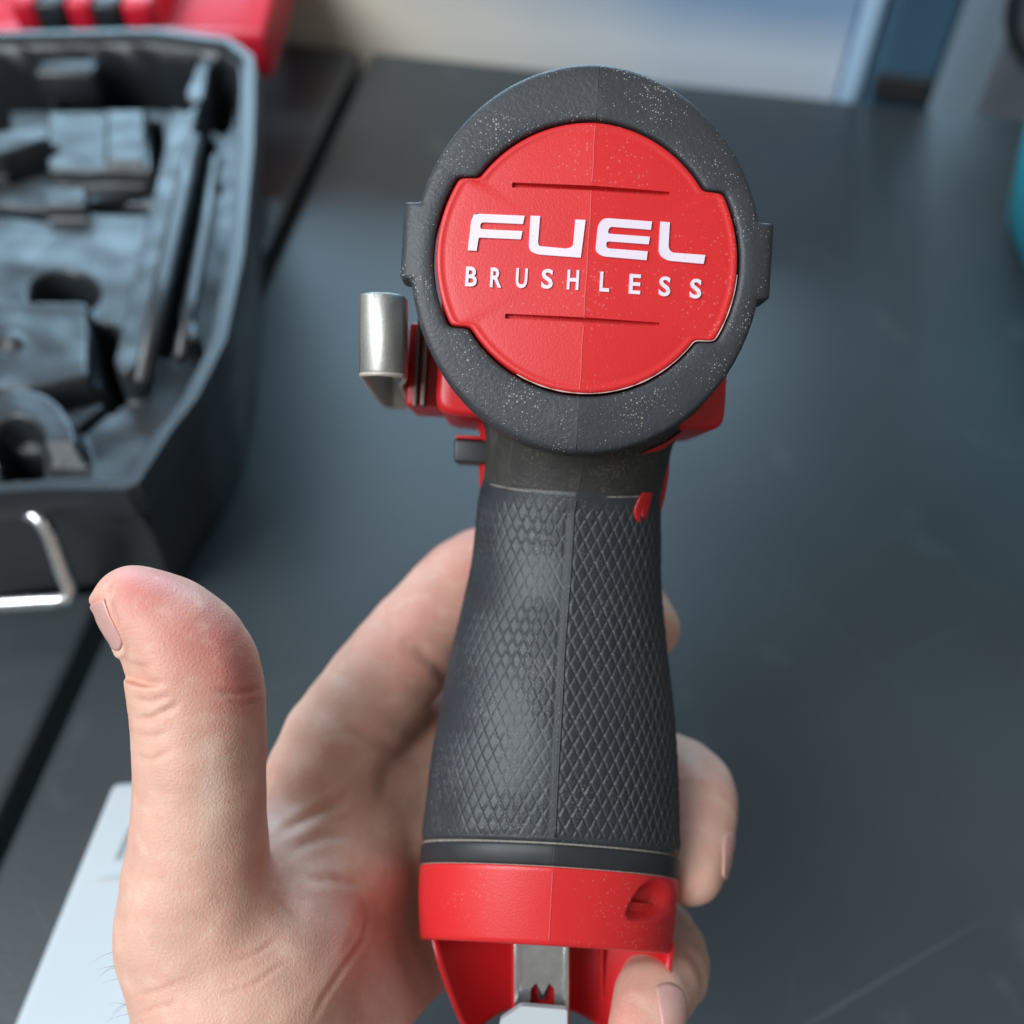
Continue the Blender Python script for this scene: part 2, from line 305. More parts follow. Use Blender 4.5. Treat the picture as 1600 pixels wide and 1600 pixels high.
# long hinge pin and ribs on the tray
V, F = tube([G(305, 218, .060), G(286, 300, .0605), G(255, 440, .0605), G(222, 600, .060)], [.0028, .0032, .0032, .0028], 10); obj('rib', V, F, M_case, case)
V, F = tube([G(338, 250, .0585), G(322, 350, .0585), G(300, 470, .0585), G(283, 560, .0585)], .0022, 10); obj('rib', V, F, M_case, case)
V, F = bevelbox((-.012, -.006, 0), (.012, .006, .016), .002, 2); c0 = G(118, 140, .045); obj('clip_block', V+np.array([c0[0], c0[1], .040]), F, M_case, case)
# red lid, hinged along the back edge and leaning back
h0, h1 = G(-420, 60, ZR-.016), G(404, 76, ZR-.016); lx = (h1-h0)*[1, 1, 0]; Ll = np.linalg.norm(lx); lx /= Ll; lb = np.array([-lx[1], lx[0], 0])
lt_ = R(86); lu = math.cos(lt_)*ez+math.sin(lt_)*lb; ln = np.cross(lx, lu); ln = ln if ln[1] > 0 else -ln     # up along the lid, away from the viewer
def LM(V): V = np.asarray(V, float); return h0+lb*.006+V[:, 0:1]*lx+V[:, 1:2]*lu+V[:, 2:3]*ln
lid = obj('lid', *bevelbox((0, .006, .0185), (Ll, .26, .022), .0015, 2, LM), M_lid, case)
for lo, hi in (((0, .004, 0), (Ll, .010, .018)), ((0, .254, 0), (Ll, .26, .018)), ((Ll-.006, .0105, 0), (Ll, .2535, .018)), ((0, .0105, 0), (.006, .2535, .018)), ((Ll-.060, .0105, .004), (Ll-.056, .2535, .018))):
    obj('lid_wall', *bevelbox(lo, hi, .0015, 2, LM), M_lid, lid)
for i, xx in enumerate(((-5, 33), (86, 124), (176, 222))):
    a, b = [float((G(k, 45, ZR)-h0)@lx) for k in xx]
    obj('hinge_knuckle', *bevelbox((a, -.006, -.019), (b, .006, -.004), .0012, 2, LM), M_lid, case)
for xx in ((38, 80), (130, 170)):
    a, b = [float((G(k, 45, ZR)-h0)@lx) for k in xx]
    obj('hinge_knuckle', *bevelbox((a, -.007, -.0195), (b, .005, -.0045), .0012, 2, LM), M_case, case)
# the bent rod
key = [P(40, 801, .288), P(58, 806, .286), P(76, 830, .287), P(88, 865, .289), P(100, 900, .291), P(109, 920, .292), P(108, 933, .2925), P(96, 938, .292), P(60, 939, .292), P(0, 943, .292), P(-160, 950, .292)]
kk = np.array(key); 
for _ in range(2):
    b = [kk[0]]
    for u, v in zip(kk[:-1], kk[1:]): b += [u*.75+v*.25, u*.25+v*.75]
    kk = np.array(b+[kk[-1]])
V, F = tube(kk, .0022, 10); tag(obj('bent_rod', V, F, M_bright), 'bent silver metal rod at the front of the open tool case', 'rod')

# ================================================================== the tool
D0, U0 = 0.170, 0.170/FPX
ROLL = R(3.4); cr, sr = math.cos(ROLL), math.sin(ROLL); CX, CY = 918, 402
def TL(lx, ly, w):                               # cap frame: picture units at the cap, w metres away along the barrel
    lx, ly, w = np.broadcast_arrays(np.asarray(lx, float), np.asarray(ly, float), np.asarray(w, float))
    gx, gy = lx*cr-ly*sr, lx*sr+ly*cr
    return cam2w(np.stack([(CX+gx-800)*U0, -(CY+gy-800)*U0, D0+w], -1))
tool = thing('impact_wrench', TL(0, 1180, .03), 'red and black cordless impact wrench without battery, its round end cap facing us', 'power tool')
NA = 960; TH = np.arange(NA)*2*math.pi/NA; ct, st = np.cos(TH), np.sin(TH)
def rad_badge(R1=212., R2=238., hh=117., sm=True):
    r = np.full(NA, R1); s = np.abs(st)*1.0
    r = np.where(R2*s < hh, R2, np.where(R1*s > hh, R1, hh/np.maximum(s, 1e-6)))
    if sm:
        for _ in range(14): r = (np.roll(r, 1)+2*r+np.roll(r, -1))/4
    return r
rb = rad_badge()
ra, rbv = 279., 306.
ro = 1/np.sqrt((ct/ra)**2+(st/rbv)**2)
ro_plain = ro.copy()
ly_ = ro*st; tabm = (ly_ > -73) & (ly_ < 43); rt = np.where(tabm, np.maximum(ro, 294/np.maximum(np.abs(ct), .5)), ro)
for _ in range(3): rt = (np.roll(rt, 1)+2*rt+np.roll(rt, -1))/4
RID = 0.055
def caprow(r, w): lx = r*ct; return TL(lx, r*st, w+RID*np.abs(lx)*U0+.0016*(np.maximum(0, r*st)/306)**2)
mm = .001
A = [caprow(rb+4, 2.4*mm), caprow(rb+4, .5*mm), caprow(rb+6, .12*mm), caprow(rb+10, 0), caprow(rb*.6+(ro-9)*.4, -.1*mm), caprow(rb*.2+(ro-9)*.8, 0), caprow(ro-9, .1*mm), caprow(ro*.5+rt*.5-4, .35*mm), caprow(rt-1.2, .8*mm), caprow(rt, 1.6*mm), caprow(rt, 7*mm), caprow(rt-1, 7.6*mm), caprow(ro, 7.8*mm), caprow(ro*.985, 15*mm), caprow(ro*.93, 17*mm)]
A = np.array(A); V = A.reshape(-1, 3); cap = obj('end_cap', V, gridf(len(A), NA, True), M_rub, tool)
# badge
def brow(k, w, base=rb): r = base*k if 0 < k <= 1 else base+k; lx = r*ct; return TL(lx, r*st, w+RID*np.abs(lx)*U0)
fr = [(.02, -.25), (.3, -.25), (.6, -.2), (.8, -.1), (.88, 0)]
A = [brow(k, w*mm) for k, w in fr]+[brow(-16., .06*mm), brow(-12., .12*mm), brow(-9, .02*mm), brow(-5., -.02*mm), brow(-2., .1*mm), brow(-.4, .35*mm), brow(0., .8*mm), brow(0., 3*mm), brow(-8., 3.2*mm)]
V, F = loftclosed(A); badge = obj('badge', V, F, M_red, cap)
# two sunk lines cut into the badge
def tbox(x0, y0, x1, y1, w0, w1):
    V, F = bevelbox((x0, y0, 0), (x1, y1, 1), 0); return TL(V[:, 0], V[:, 1], w0+(w1-w0)*V[:, 2]), F
def back(px_, py_):                              # picture point on the cap plane -> cap frame
    gx, gy = px_-CX, py_-CY; return gx*cr+gy*sr, -gx*sr+gy*cr
for (xa, ya), (xb, yb) in (((800, 289), (1047, 300)), ((789, 494), (1031, 506))):
    (a0, b0), (a1, b1) = back(xa, ya), back(xb, yb); yb_ = (b0+b1)/2
    V, F = tbox(a0, yb_-4, a1, yb_+4, -2*mm, 1.7*mm); cut = obj('cut', V, F, M_redslot, None, smooth=False)
    bm = bmesh.new(); bm.from_mesh(cut.data); bmesh.ops.recalc_face_normals(bm, faces=bm.faces[:]); bm.to_mesh(cut.data); bm.free()
    md = badge.modifiers.new('b', 'BOOLEAN'); md.operation = 'DIFFERENCE'; md.object = cut; md.solver = 'EXACT'
    bpy.context.view_layer.update(); dg = bpy.context.evaluated_depsgraph_get()
    nm = bpy.data.meshes.new_from_object(badge.evaluated_get(dg)); badge.modifiers.clear(); badge.data = nm
    bpy.data.objects.remove(cut)
if len(badge.data.materials) == 0: badge.data.materials.append(M_red)
badge.data.polygons.foreach_set('use_smooth', [True]*len(badge.data.polygons))
try: badge.data.set_sharp_from_angle(angle=R(40))
except Exception: pass
# lettering
def facew(lx): return RID*np.abs(lx)*U0-.25*mm
def rpoly(pts, rads, k=6):                       # polygon with rounded corners
    out = []; n = len(pts); p = [np.array(q, float) for q in pts]
    for i in range(n):
        a, b, c_ = p[i-1], p[i], p[(i+1) % n]; r = rads[i]
        if r <= 0: out.append(b); continue
        u = (a-b)/np.linalg.norm(a-b); v = (c_-b)/np.linalg.norm(c_-b); s0_, s1_ = b+u*r, b+v*r
        for q_ in np.linspace(0, 1, k): out.append((1-q_)**2*s0_+2*q_*(1-q_)*b+q_**2*s1_)
    return np.array(out)
def letter(pts2, parent, h=.30*mm, sink=.25*mm):
    bm = bmesh.new(); base = [bm.verts.new((*p, 0)) for p in pts2]; f = bm.faces.new(base)
    r = bmesh.ops.triangulate(bm, faces=[f]); bmesh.ops.dissolve_limit(bm, angle_limit=.001, verts=bm.verts[:], edges=bm.edges[:])
    return bm
def letter_obj(polys, ox, oy):
    V, F = [], []
    for pts2 in polys:
        p = np.array(pts2, float); n = len(p); k = len(V)
        lx_, ly2 = p[:, 0]+ox, p[:, 1]+oy; cxm, cym = lx_.mean(), ly2.mean()
        top = TL(lx_, ly2, facew(lx_)-.34*mm); bot = TL(lx_, ly2, facew(lx_)+.3*mm)
        V += list(top)+list(bot)
        from mathutils.geometry import tessellate_polygon
        for tri in tessellate_polygon([[Vector((a, b, 0)) for a, b in p]]): F.append([k+i for i in tri])
        F += [[k+i, k+(i+1) % n, k+n+(i+1) % n, k+n+i] for i in range(n)]
    bm = bmesh.new(); bv = [bm.verts.new(v) for v in V]
    for f in F:
        try: bm.faces.new([bv[i] for i in f])
        except ValueError: pass
    bmesh.ops.recalc_face_normals(bm, faces=bm.faces[:]); V = np.array([v.co for v in bm.verts]); bm.verts.index_update(); F = [[v.index for v in f.verts] for f in bm.faces]; bm.free()
    return obj('letter', V, F, M_white, cap, smooth=False)
Lf = [rpoly([(8, 0), (86, 0), (84, 13), (18, 13), (17, 24), (84, 24), (82, 37), (16, 37), (14, 58), (0, 58), (3, 5)], [8, 0, 0, 5, 5, 0, 0, 3, 0, 0, 11])]
Lu = [rpoly([(0, 0), (15, 0), (14, 42), (16, 47), (62, 49), (69, 44), (70, 3), (86, 3), (82, 62), (10, 60), (0, 52)], [0, 0, 3, 3, 6, 4, 0, 0, 0, 10, 8])]
Le = [rpoly([(12, 0), (86, 0), (85, 13), (20, 13), (17, 24), (84, 24), (83, 36), (16, 36), (17, 47), (82, 47), (81, 61), (10, 60), (0, 52), (2, 8)], [6, 0, 0, 5, 5, 0, 0, 5, 5, 0, 0, 8, 6, 10])]
Ll_ = [rpoly([(0, 0), (15, 0), (15, 40), (20, 47), (74, 47), (72, 61), (12, 60), (0, 50)], [0, 0, 5, 5, 0, 0, 10, 8])]
for pl, (x, y) in zip((Lf, Lu, Le, Ll_), ((734, 332), (829, 337), (933, 341), (1032, 346))):
    a, b = back(x, y); letter_obj(pl, a, b)
bpts = [(728, 415), (767, 417), (807, 418.5), (847, 420), (887, 422), (938, 425), (984, 428), (1031, 431), (1080, 434)]
for ch, (x, y) in zip('BRUSHLESS', bpts):
    cu = bpy.data.curves.new('t', 'FONT'); cu.body = ch; cu.size = 1; cu.resolution_u = 4; cu.offset = .022; ob = bpy.data.objects.new('t', cu); COL.objects.link(ob)
    bpy.context.view_layer.update(); me = bpy.data.meshes.new_from_object(ob.evaluated_get(bpy.context.evaluated_depsgraph_get()))
    bm = bmesh.new(); bm.from_mesh(me); bmesh.ops.remove_doubles(bm, verts=bm.verts[:], dist=1e-5)
    xs_ = [v.co.x for v in bm.verts]; ysv = [v.co.y for v in bm.verts]; x0, x1, y0, y1 = min(xs_), max(xs_), min(ysv), max(ysv)
    wd = 18 if ch != 'L' else 15
    r = bmesh.ops.extrude_face_region(bm, geom=bm.faces[:]); top = [v for v in r['geom'] if isinstance(v, bmesh.types.BMVert)]
    for v in bm.verts: v.co.z = .3*mm
    for v in top: v.co.z = -.28*mm
    a, b = back(x, y); bmesh.ops.recalc_face_normals(bm, faces=bm.faces[:]); bm.verts.index_update()
    Vl = np.array([v.co for v in bm.verts]); X = a+(Vl[:, 0]-x0)/(x1-x0)*wd; Y = b+(y1-Vl[:, 1])/(y1-y0)*31
    obj('letter', TL(X, Y, facew(X)+Vl[:, 2]), [[v.index for v in f.verts] for f in bm.faces], M_white, cap, smooth=False)
    bm.free(); bpy.data.objects.remove(ob)
# mould lines down the middle of cap and badge
ys_ = np.linspace(-300, -216, 12); obj('mould_line', *tube(TL(ys_*0, ys_, -.02*mm), .00008, 6), M_line, cap)
ys_ = np.linspace(216, 300, 12); obj('mould_line', *tube(TL(ys_*0, ys_, .03*mm+.0016*(ys_/306)**2), .00010, 6), M_line, cap)
for y0, y1 in ((-208, -116), (-104, 96), (108, 208)):
    ys_ = np.linspace(y0, y1, 30); obj('mould_line', *tube(TL(ys_*0+.4*np.sin(ys_/13), ys_, np.interp(np.abs(ys_), [0, 64, 127, 170, 187, 196, 200, 207, 212], np.array([-.25, -.25, -.2, -.1, 0, .06, .1, 0, .5])*mm)), .00009, 6), M_linered, cap)

sel = (np.degrees(TH) > 2) & (np.degrees(TH) < 118); rl = (rb+.5)[sel]; lx_ = rl*ct[sel]
obj('dust_line', *tube(TL(lx_, rl*st[sel], .30*mm+RID*np.abs(lx_)*U0), .00011*(.5+.7*np.abs(np.sin(np.linspace(0, 40, sel.sum()))*np.sin(np.linspace(0, 9, sel.sum())))), 6), mat('pale_dust', (.62, .45, .42), .9, var=.4, vs=900), cap)
# ---- lofted bodies: rows measured at their widest depth, section planes tilted with the handle
def section(py_, xl, xr, dn, b, tilt, NC, pfront=2.0, ridge=.0022, pn=2.2, phi=None):
    """one closed section; returns [m][3] camera-space points and the angle list"""
    ph = np.linspace(-math.pi, math.pi, NC, endpoint=False) if phi is None else phi
    s, c = np.sin(ph), np.cos(ph); e = 2/pn
    sx = np.sign(s)*np.abs(s)**e; cz = np.sign(c)*np.abs(c)**e
    ds = dn+b; cx_ = ((xl+xr)/2-800)*ds/FPX; a = (xr-xl)/2*ds/FPX
    z = dn+b*(1-cz)*(1-ridge/(b))+ridge*np.clip(np.abs(sx), 0, 1)*np.where(c > 0, 1, 1)
    y = -(py_-800)*dn/FPX+np.zeros_like(ph)
    x = cx_+a*sx
    # roll of the tool, then tilt of the section
    y = y-(x-cx_)*math.tan(ROLL)-math.tan(tilt)*(z-dn)
    return np.stack([x, y, z], -1)
GT = [  # py, left, right, near depth, half thickness, tilt deg
 (775, 752, 1033, .1875, .0170, -9), (800, 748, 1030, .1882, .0172, -7), (850, 742, 1030, .1882, .0176, -4), (900, 736, 1030, .1875, .0180, -1), (1000, 713, 1038, .1858, .0188, 5),
 (1100, 691, 1050, .1838, .0196, 11), (1200, 673, 1057, .1820, .0204, 17), (1275, 664, 1059, .1810, .0208, 20), (1312, 660, 1060, .1806, .0210, 21.5), (1350, 657, 1058, .1803, .0212, 22)]
# angular samples: dense on the side that faces the camera
front = np.linspace(-R(100), R(100), 520); backp = np.linspace(R(100), R(260), 42)[1:-1]; PHI = np.concatenate([front, backp])
def gsec(y, grow=0, phi=PHI, dy=0, ridge=.0022):
    v = [float(smooth_interp(y, GT, k)) for k in range(1, 6)]
    return section(y+dy, v[0]-grow, v[1]+grow, v[2]-grow*U0, v[3]+grow*U0, R(v[4]), 0, ridge=ridge, phi=phi)
NR = 440; ysr = np.linspace(774, 1311, NR); A = np.array([gsec(y) for y in ysr])
# moulded scales: diamonds laid on the arc length and height
arc_ = np.concatenate([np.zeros((NR, 1)), np.cumsum(np.linalg.norm(np.diff(A, axis=1), axis=2), 1)], 1); mid = 260; arc_ = arc_-arc_[:, mid:mid+1]
hgt = np.concatenate([[0], np.cumsum(np.linalg.norm(np.diff(A[:, mid], axis=0), axis=1))])[:, None]
uu, vv = np.abs(arc_)/.00225+.12*np.sin(hgt/.013), hgt/.0041
dirs = np.sign(arc_)
p1, p2 = uu+vv, uu-vv; f1, f2 = p1-np.floor(p1), p2-np.floor(p2)
edge = np.minimum(np.minimum(f1, 1-f1), np.minimum(f2, 1-f2))
ff = np.where(arc_ > 0, 1-.5*f1-.5*f2, .5*f1+.5*f2); hh = sstep(.0, .17, edge)*(.2+.8*ff)
pn_ = np.array([[mnoise.noise((i*.013, j*.016, 5.)) for j in range(0, A.shape[1])] for i in range(0, NR)])
mask = sstep(.0007, .0013, np.abs(arc_+.0007))*sstep(0, .004, hgt)*sstep(hgt[-1], hgt[-1]-.0012, hgt)
mask = mask*np.where(arc_ < 0, .25+.5*sstep(-.25, .3, pn_), .95+.3*pn_)*(1-.5*sstep(.006, 0, hgt))
grime = np.clip(np.where(arc_ > 0, np.exp(-np.minimum(f1, f2)/.05), np.exp(-np.minimum(1-f1, 1-f2)/.05))*mask*(.35+1.1*pn_)+.12*rng.random(hh.shape)*(rng.random(hh.shape) > .93), 0, 1)*.04
hh = hh*mask
tu = np.gradient(A, axis=1); tv = np.gradient(A, axis=0); nr = np.cross(tv, tu); nr /= np.linalg.norm(nr, axis=2)[..., None]+1e-12
cen = A.mean(1, keepdims=True); sg = np.sign(((A-cen)*nr).sum(2, keepdims=True)); nr = nr*np.where(sg == 0, 1, sg)
nr[:, :2] = nr[:, 2:3]; 
A2 = A+nr*(hh*.00044-.0001)[..., None]; grime = np.concatenate([grime[:1]*0, grime, grime[:2]*0])
rimrow = lambda a, k: a.mean(0)+(a-a.mean(0))*k
A2 = np.concatenate([rimrow(A2[0], .96)[None]+[0, .0012, 0], A2, rimrow(A2[-1], .985)[None]+[0, -.0006, 0], rimrow(A2[-1], .93)[None]+[0, -.0007, 0]])
V = cam2w(A2.reshape(-1, 3)); Fq = gridf(len(A2), A2.shape[1], True)
grip = obj('grip', V, Fq, attr_mix(M_grip, 'grime', (.40, .39, .36)), tool, attrs={'grime': grime.ravel()})
# clean groove full of dust, band, collar
ph2 = np.linspace(-math.pi, math.pi, 240, endpoint=False)
def stack(spec, phi=ph2, ridge=.0022): return np.array([gsec(y, g, phi, ridge=ridge) for y, g in spec])
A = stack([(1308, -5), (1312, -3.2), (1319, -3.4), (1324, -6)]); obj('dust_groove', cam2w(A.reshape(-1, 3)), gridf(len(A), 240, True), M_dirt, tool)
A = stack([(1318, -8), (1320, -1.5), (1323, .3), (1335, .6), (1349, .4), (1353, -1), (1354, -6)]); obj('grip_band', cam2w(A.reshape(-1, 3)), gridf(len(A), 240, True), M_band, tool)
A = stack([(1350, -5), (1353.5, -1.5), (1357, -1.8), (1360, -4)]); obj('dust_groove', cam2w(A.reshape(-1, 3)), gridf(len(A), 240, True), M_dirt, tool)
GT.append((1400, 655, 1055, .1800, .0213, 22.5)); GT.append((1478, 657, 1046, .1797, .0211, 23.5)); GT.append((1560, 660, 1040, .1797, .0205, 23.5))
phc = np.linspace(-math.pi, math.pi, 480, endpoint=False)
rowsy = [(1353, -6), (1354.5, -2), (1357, -.6), (1361, 0)]+[(y, 0) for y in np.linspace(1364, 1470, 70)]+[(1474, -.7), (1476.5, -2.5), (1478, -6), (1478, -14), (1474, -16), (1440, -17), (1400, -18)]
A = stack(rowsy, phc)
# thumb-nail notch pressed into the collar's right side
q2 = A[..., 0]*FPX/A[..., 2]+800; q1 = 800-A[..., 1]*FPX/A[..., 2]; fm = (np.cos(phc) > 0)[None, :]*(np.array([g for _, g in rowsy]) > -3)[:, None]
ux, uy = q2-1016, q1-1411; ca, sa = math.cos(R(-33)), math.sin(R(-33)); X_, Y_ = ux*ca+uy*sa, -ux*sa+uy*ca
dep = (1-sstep(.35, 1.02, np.hypot(X_/46, Y_/(30+.28*X_))))*fm
A[..., 2] += dep*.0026*(1+.3*np.clip(-X_/46, -1, 1)); A[..., 0] -= dep*.0016
collar = obj('collar', cam2w(A.reshape(-1, 3)), gridf(len(A), 480, True), M_red, tool)
# mould lines down neck, grip, collar
def midline(y0, y1, grow, r, m, par, name='mould_line', xoff=0):
    ysx = np.linspace(y0, y1, 50); pts_ = np.array([gsec(y, grow, np.array([0.0, .3]))[0] for y in ysx]); pts_[:, 0] += xoff
    return obj(name, *tube(cam2w(pts_), r, 6), m, par)
midline(782, 1308, .3, .00024, M_grip, grip)
midline(1362, 1470, .2, .00010, M_linered, collar)
midline(1322, 1348, .5, .00008, M_line, tool)

# ---- neck: from under the cap down to the grip
NT = [(600, 726, 1110, .1760, .020, -6), (640, 728, 1096, .1790, .020, -10), (670, 745, 1072, .1815, .019, -12), (700, 757, 1052, .1838, .018, -12), (735, 758, 1042, .1861, .0172, -11), (760, 755, 1036, .1874, .0168, -10), (780, 752, 1033, .1882, .0167, -9)]
phn = np.linspace(-math.pi, math.pi, 260, endpoint=False)
def nsec(y, grow=0, phi=phn):
    v = [float(smooth_interp(y, NT, k)) for k in range(1, 6)]
    return section(y, v[0]-grow, v[1]+grow, v[2]-grow*U0, v[3]+grow*U0, R(v[4]), 0, phi=phi, ridge=.0016)
A = np.array([nsec(y, -max(0, (y-772)*.8)) for y in np.linspace(600, 779, 60)]); Vn = cam2w(A.reshape(-1, 3)); Fn = gridf(60, 260, True)
neck = obj('neck', Vn, Fn, M_neck, tool)
pts_ = np.array([nsec(y, .3, np.array([0.0, .3]))[0] for y in np.linspace(690, 776, 20)]); obj('mould_line', *tube(cam2w(pts_), .00011, 6), M_line, neck)
# pale dust line where neck and grip meet
pts_ = np.array([nsec(775, .6, np.array([x, x+.2]))[0] for x in np.linspace(-R(62), R(40), 50)]); obj('dust_line', *tube(cam2w(pts_), .00016*(.6+.5*np.abs(np.sin(np.linspace(0, 17, 50)))), 6), M_dirt, neck)
# patches laid on a surface: outline in picture units is dropped on the body it belongs to
def drop(outline, V, F, lift, m, name, parent, n=5):
    T = BVHTree.FromPolygons([Vector(v) for v in V], [list(map(int, f)) for f in F]); o = np.array(outline, float); c_ = o.mean(0); rows = []
    for k in np.linspace(1, .02, n):
        row = []
        for p in c_+(o-c_)*k:
            d = Vector(P(p[0], p[1], 1.0)-Cv).normalized(); h = T.ray_cast(Vector(Cv), d)
            row.append(h[0]+h[1]*(lift if h[1].dot(d) < 0 else -lift) if h[0] else None)
        if any(r is None for r in row): ok = [r for r in row if r]; row = [r if r else ok[0] for r in row]
        rows.append(np.array(row))
    rows.insert(0, rows[0]-(rows[0]-Cv)/np.linalg.norm(rows[0]-Cv, axis=1)[:, None]*-.0012)
    return obj(name, *loftclosed(rows, (False, True)), m, parent)
def gripsurf():
    A_ = np.array([gsec(y, 0, phn) for y in np.linspace(740, 880, 60)]); return cam2w(A_.reshape(-1, 3)), gridf(60, 260, True)
gs = gripsurf()
drop(rpoly([(1020, 756), (1018, 775), (1010, 812), (994, 817), (988, 800), (1000, 772)], [3, 6, 12, 8, 10, 8], 5), *gs, .00015, M_red2, 'side_window', tool)
drop(rpoly([(998, 708), (1040, 690), (1068, 668), (1062, 678), (1030, 703)], [2, 8, 2, 6, 8], 4), Vn, Fn, .0004, M_red2, 'red_edge', neck)
# red inner housing seen on both sides of the neck
HT = [(640, 735, 1085), (690, 750, 1046), (740, 749, 1043), (775, 750, 1037), (800, 754, 1030)]
A = np.array([section(y, float(interp(y, HT, 1)), float(interp(y, HT, 2)), .1975, .0085, R(-8), 0, phi=phn, pn=3.2, ridge=0) for y in np.linspace(640, 800, 20)])
obj('inner_housing', cam2w(A.reshape(-1, 3)), gridf(20, 260, True), M_red2, tool)
# red motor housing behind the cap: a square-shouldered block round the barrel
def hrow(k, w, e=16):
    a = np.linspace(0, 2*math.pi, 96, endpoint=False); c_, s_ = np.cos(a), np.sin(a)
    return TL(14+254*k*np.sign(c_)*np.abs(c_)**(2/e), 60+183*k*np.sign(s_)*np.abs(s_)**(2/e), w)
V, F = loftclosed([hrow(.95, .019), hrow(.985, .0195), hrow(1, .021), hrow(1, .050), hrow(.96, .056)]); obj('motor_housing', V, F, M_red2, tool)
a = np.linspace(0, 2*math.pi, 64, endpoint=False)
V, F = loftclosed([TL(240*k*np.cos(a), 240*k*np.sin(a), w) for k, w in ((1, .05), (1, .075), (.8, .085), (.5, .088), (.5, .10))]); obj('nose', V, F, M_black, tool)
V, F = loftclosed([TL(60*k*np.cos(a), 60*k*np.sin(a), w) for k, w in ((1, .099), (1, .115))]); obj('drive_anvil', V, F, M_steel, tool)
# direction switch
def cbox(x0, y0, x1, y1, d0, d1, r, m, name, par, roll=True):
    V, F = bevelbox((x0, y0, d0*1e4), (x1, y1, d1*1e4), r, 3); dm = d0
    X = (V[:, 0]-800)*dm/FPX; Y = -(V[:, 1]-800)*dm/FPX
    Y = Y-(X-X.mean())*math.tan(ROLL); return obj(name, cam2w(np.stack([X, Y, V[:, 2]*1e-4], 1)), F, m, par)
cbox(709, 687, 770, 724, .2000, .2120, 5, M_black, 'direction_switch', tool)
cbox(712, 681, 765, 686, .2010, .2100, 2, M_red2, 'switch_flange', tool)
# trigger on the far side
V, F = loftclosed([section(y, 850, 960, .222, .010, 0, 40, ridge=0) for y in np.linspace(820, 960, 12)]); obj('trigger', cam2w(V), F, M_red2, tool)

# ---- belt clip: sprung steel strip folded round a vertical axis
dc = .180
def cx(px_, d=dc): return (px_-800)*d/FPX
path = [(cx(574), .2410), (cx(545), .2405), (cx(535), .2360), (cx(557), .1900), (cx(560.5), .1850)]
for q in np.linspace(0, 1, 14): path.append((cx(561+66*q), .1842-.0036*math.sin(math.pi*(.1+.75*q))**.8))
path += [(cx(629), .1850), (cx(622), .1900), (cx(610), .1960), (cx(606), .2080), (cx(590), .2370), (cx(582), .2408), (cx(576), .2410)]
path = np.array(path)
for _ in range(1):
    b = [path[0]]
    for u, v in zip(path[:-1], path[1:]): b += [u*.75+v*.25, u*.25+v*.75]
    path = np.array(b+[path[-1]])
tg2 = np.gradient(path, axis=0); tg2 /= np.linalg.norm(tg2, axis=1)[:, None]; n2 = np.stack([tg2[:, 1], -tg2[:, 0]], 1)*.00052
loop = np.concatenate([path+n2, (path-n2)[::-1]]); yt, yb = -(456-800)*dc/FPX, -(583-800)*dc/FPX
loop2 = np.concatenate([path+n2*.4, (path-n2*.4)[::-1]])
def crow(y, lp=loop):
    return np.stack([lp[:, 0], np.full(len(lp), y)-(lp[:, 0]-cx(598))*math.tan(ROLL*.7), lp[:, 1]], 1)
V, F = loftclosed([crow(yt, loop2), crow(yt-.00045), crow(yb+.00055), crow(yb, loop2)])
clip = obj('belt_clip', cam2w(V), F, M_steel, tool)
cp_ = np.stack([path[:, 0], yb-(path[:, 0]-cx(598))*math.tan(ROLL*.7), path[:, 1]], 1)
obj('cut_edge', *tube(cam2w(cp_), .00050, 6), mat('cut_steel', (.50, .46, .41), .6, metal=.35, var=.3, vs=1500), clip)
try: clip.data.set_sharp_from_angle(angle=R(35))
except Exception: pass
obj('clip_foot', *merge(*[(lambda v, f: (TL(v[:, 0], v[:, 1], v[:, 2]*1e-4), f))(*bevelbox((x0, 60, w0*1e4), (x1, 226, w1*1e4), 2, 2)) for x0, x1, w0, w1 in ((-283, -276, .0245, .0275), (-268, -260, .0225, .0275))]), mat('shaded_steel', (.16, .14, .12), .5, metal=.8, var=.3, vs=900), clip, smooth=False)  # foot strips: shade of the recess put into a darker, browner steel colour
V, F = bevelbox((-300, 70, 280), (-238, 222, 500), 6, 2); obj('clip_mount', TL(V[:, 0], V[:, 1], V[:, 2]*1e-4), F, M_red2, tool)

# ---- battery socket: tongue below the collar with the contact blade
def trow(y, xl, xr, k):
    out = []
    for s_ in np.linspace(-1, 1, 41): out.append(((xl+xr)/2+(xr-xl)/2*s_, y, .2085-.0135*abs(s_)**2.6))
    o = np.array(out); o2 = o.copy(); o2[:, 2] += .0022; return o, o2[::-1]
rows = []
for y, xl, xr in ((1430, 678, 1040), (1480, 690, 1035), (1500, 697, 1020), (1540, 712, 1000), (1566, 724, 980), (1578, 733, 965), (1582, 742, 955)):
    o, o2 = trow(y, xl, xr, 0); r = np.concatenate([o, o2]); d = .2060
    rows.append(np.stack([(r[:, 0]-800)*d/FPX, -(r[:, 1]-800)*d/FPX-((r[:, 0]-860)*d/FPX)*math.tan(ROLL), r[:, 2]], 1))
V, F = loftclosed(rows); sock = obj('battery_socket', cam2w(V), F, M_red2, tool)
for x0, x1 in ((749, 754), (938, 943)): 
    V, F = bevelbox((x0, 1440, 0), (x1, 1572, 1), 0); d = .204
    V = np.stack([(V[:, 0]-800)*d/FPX, -(V[:, 1]-800)*d/FPX, .2045+.0035*V[:, 2]], 1); obj('rib', cam2w(V), F, M_red2, sock, smooth=False)
d = .1960
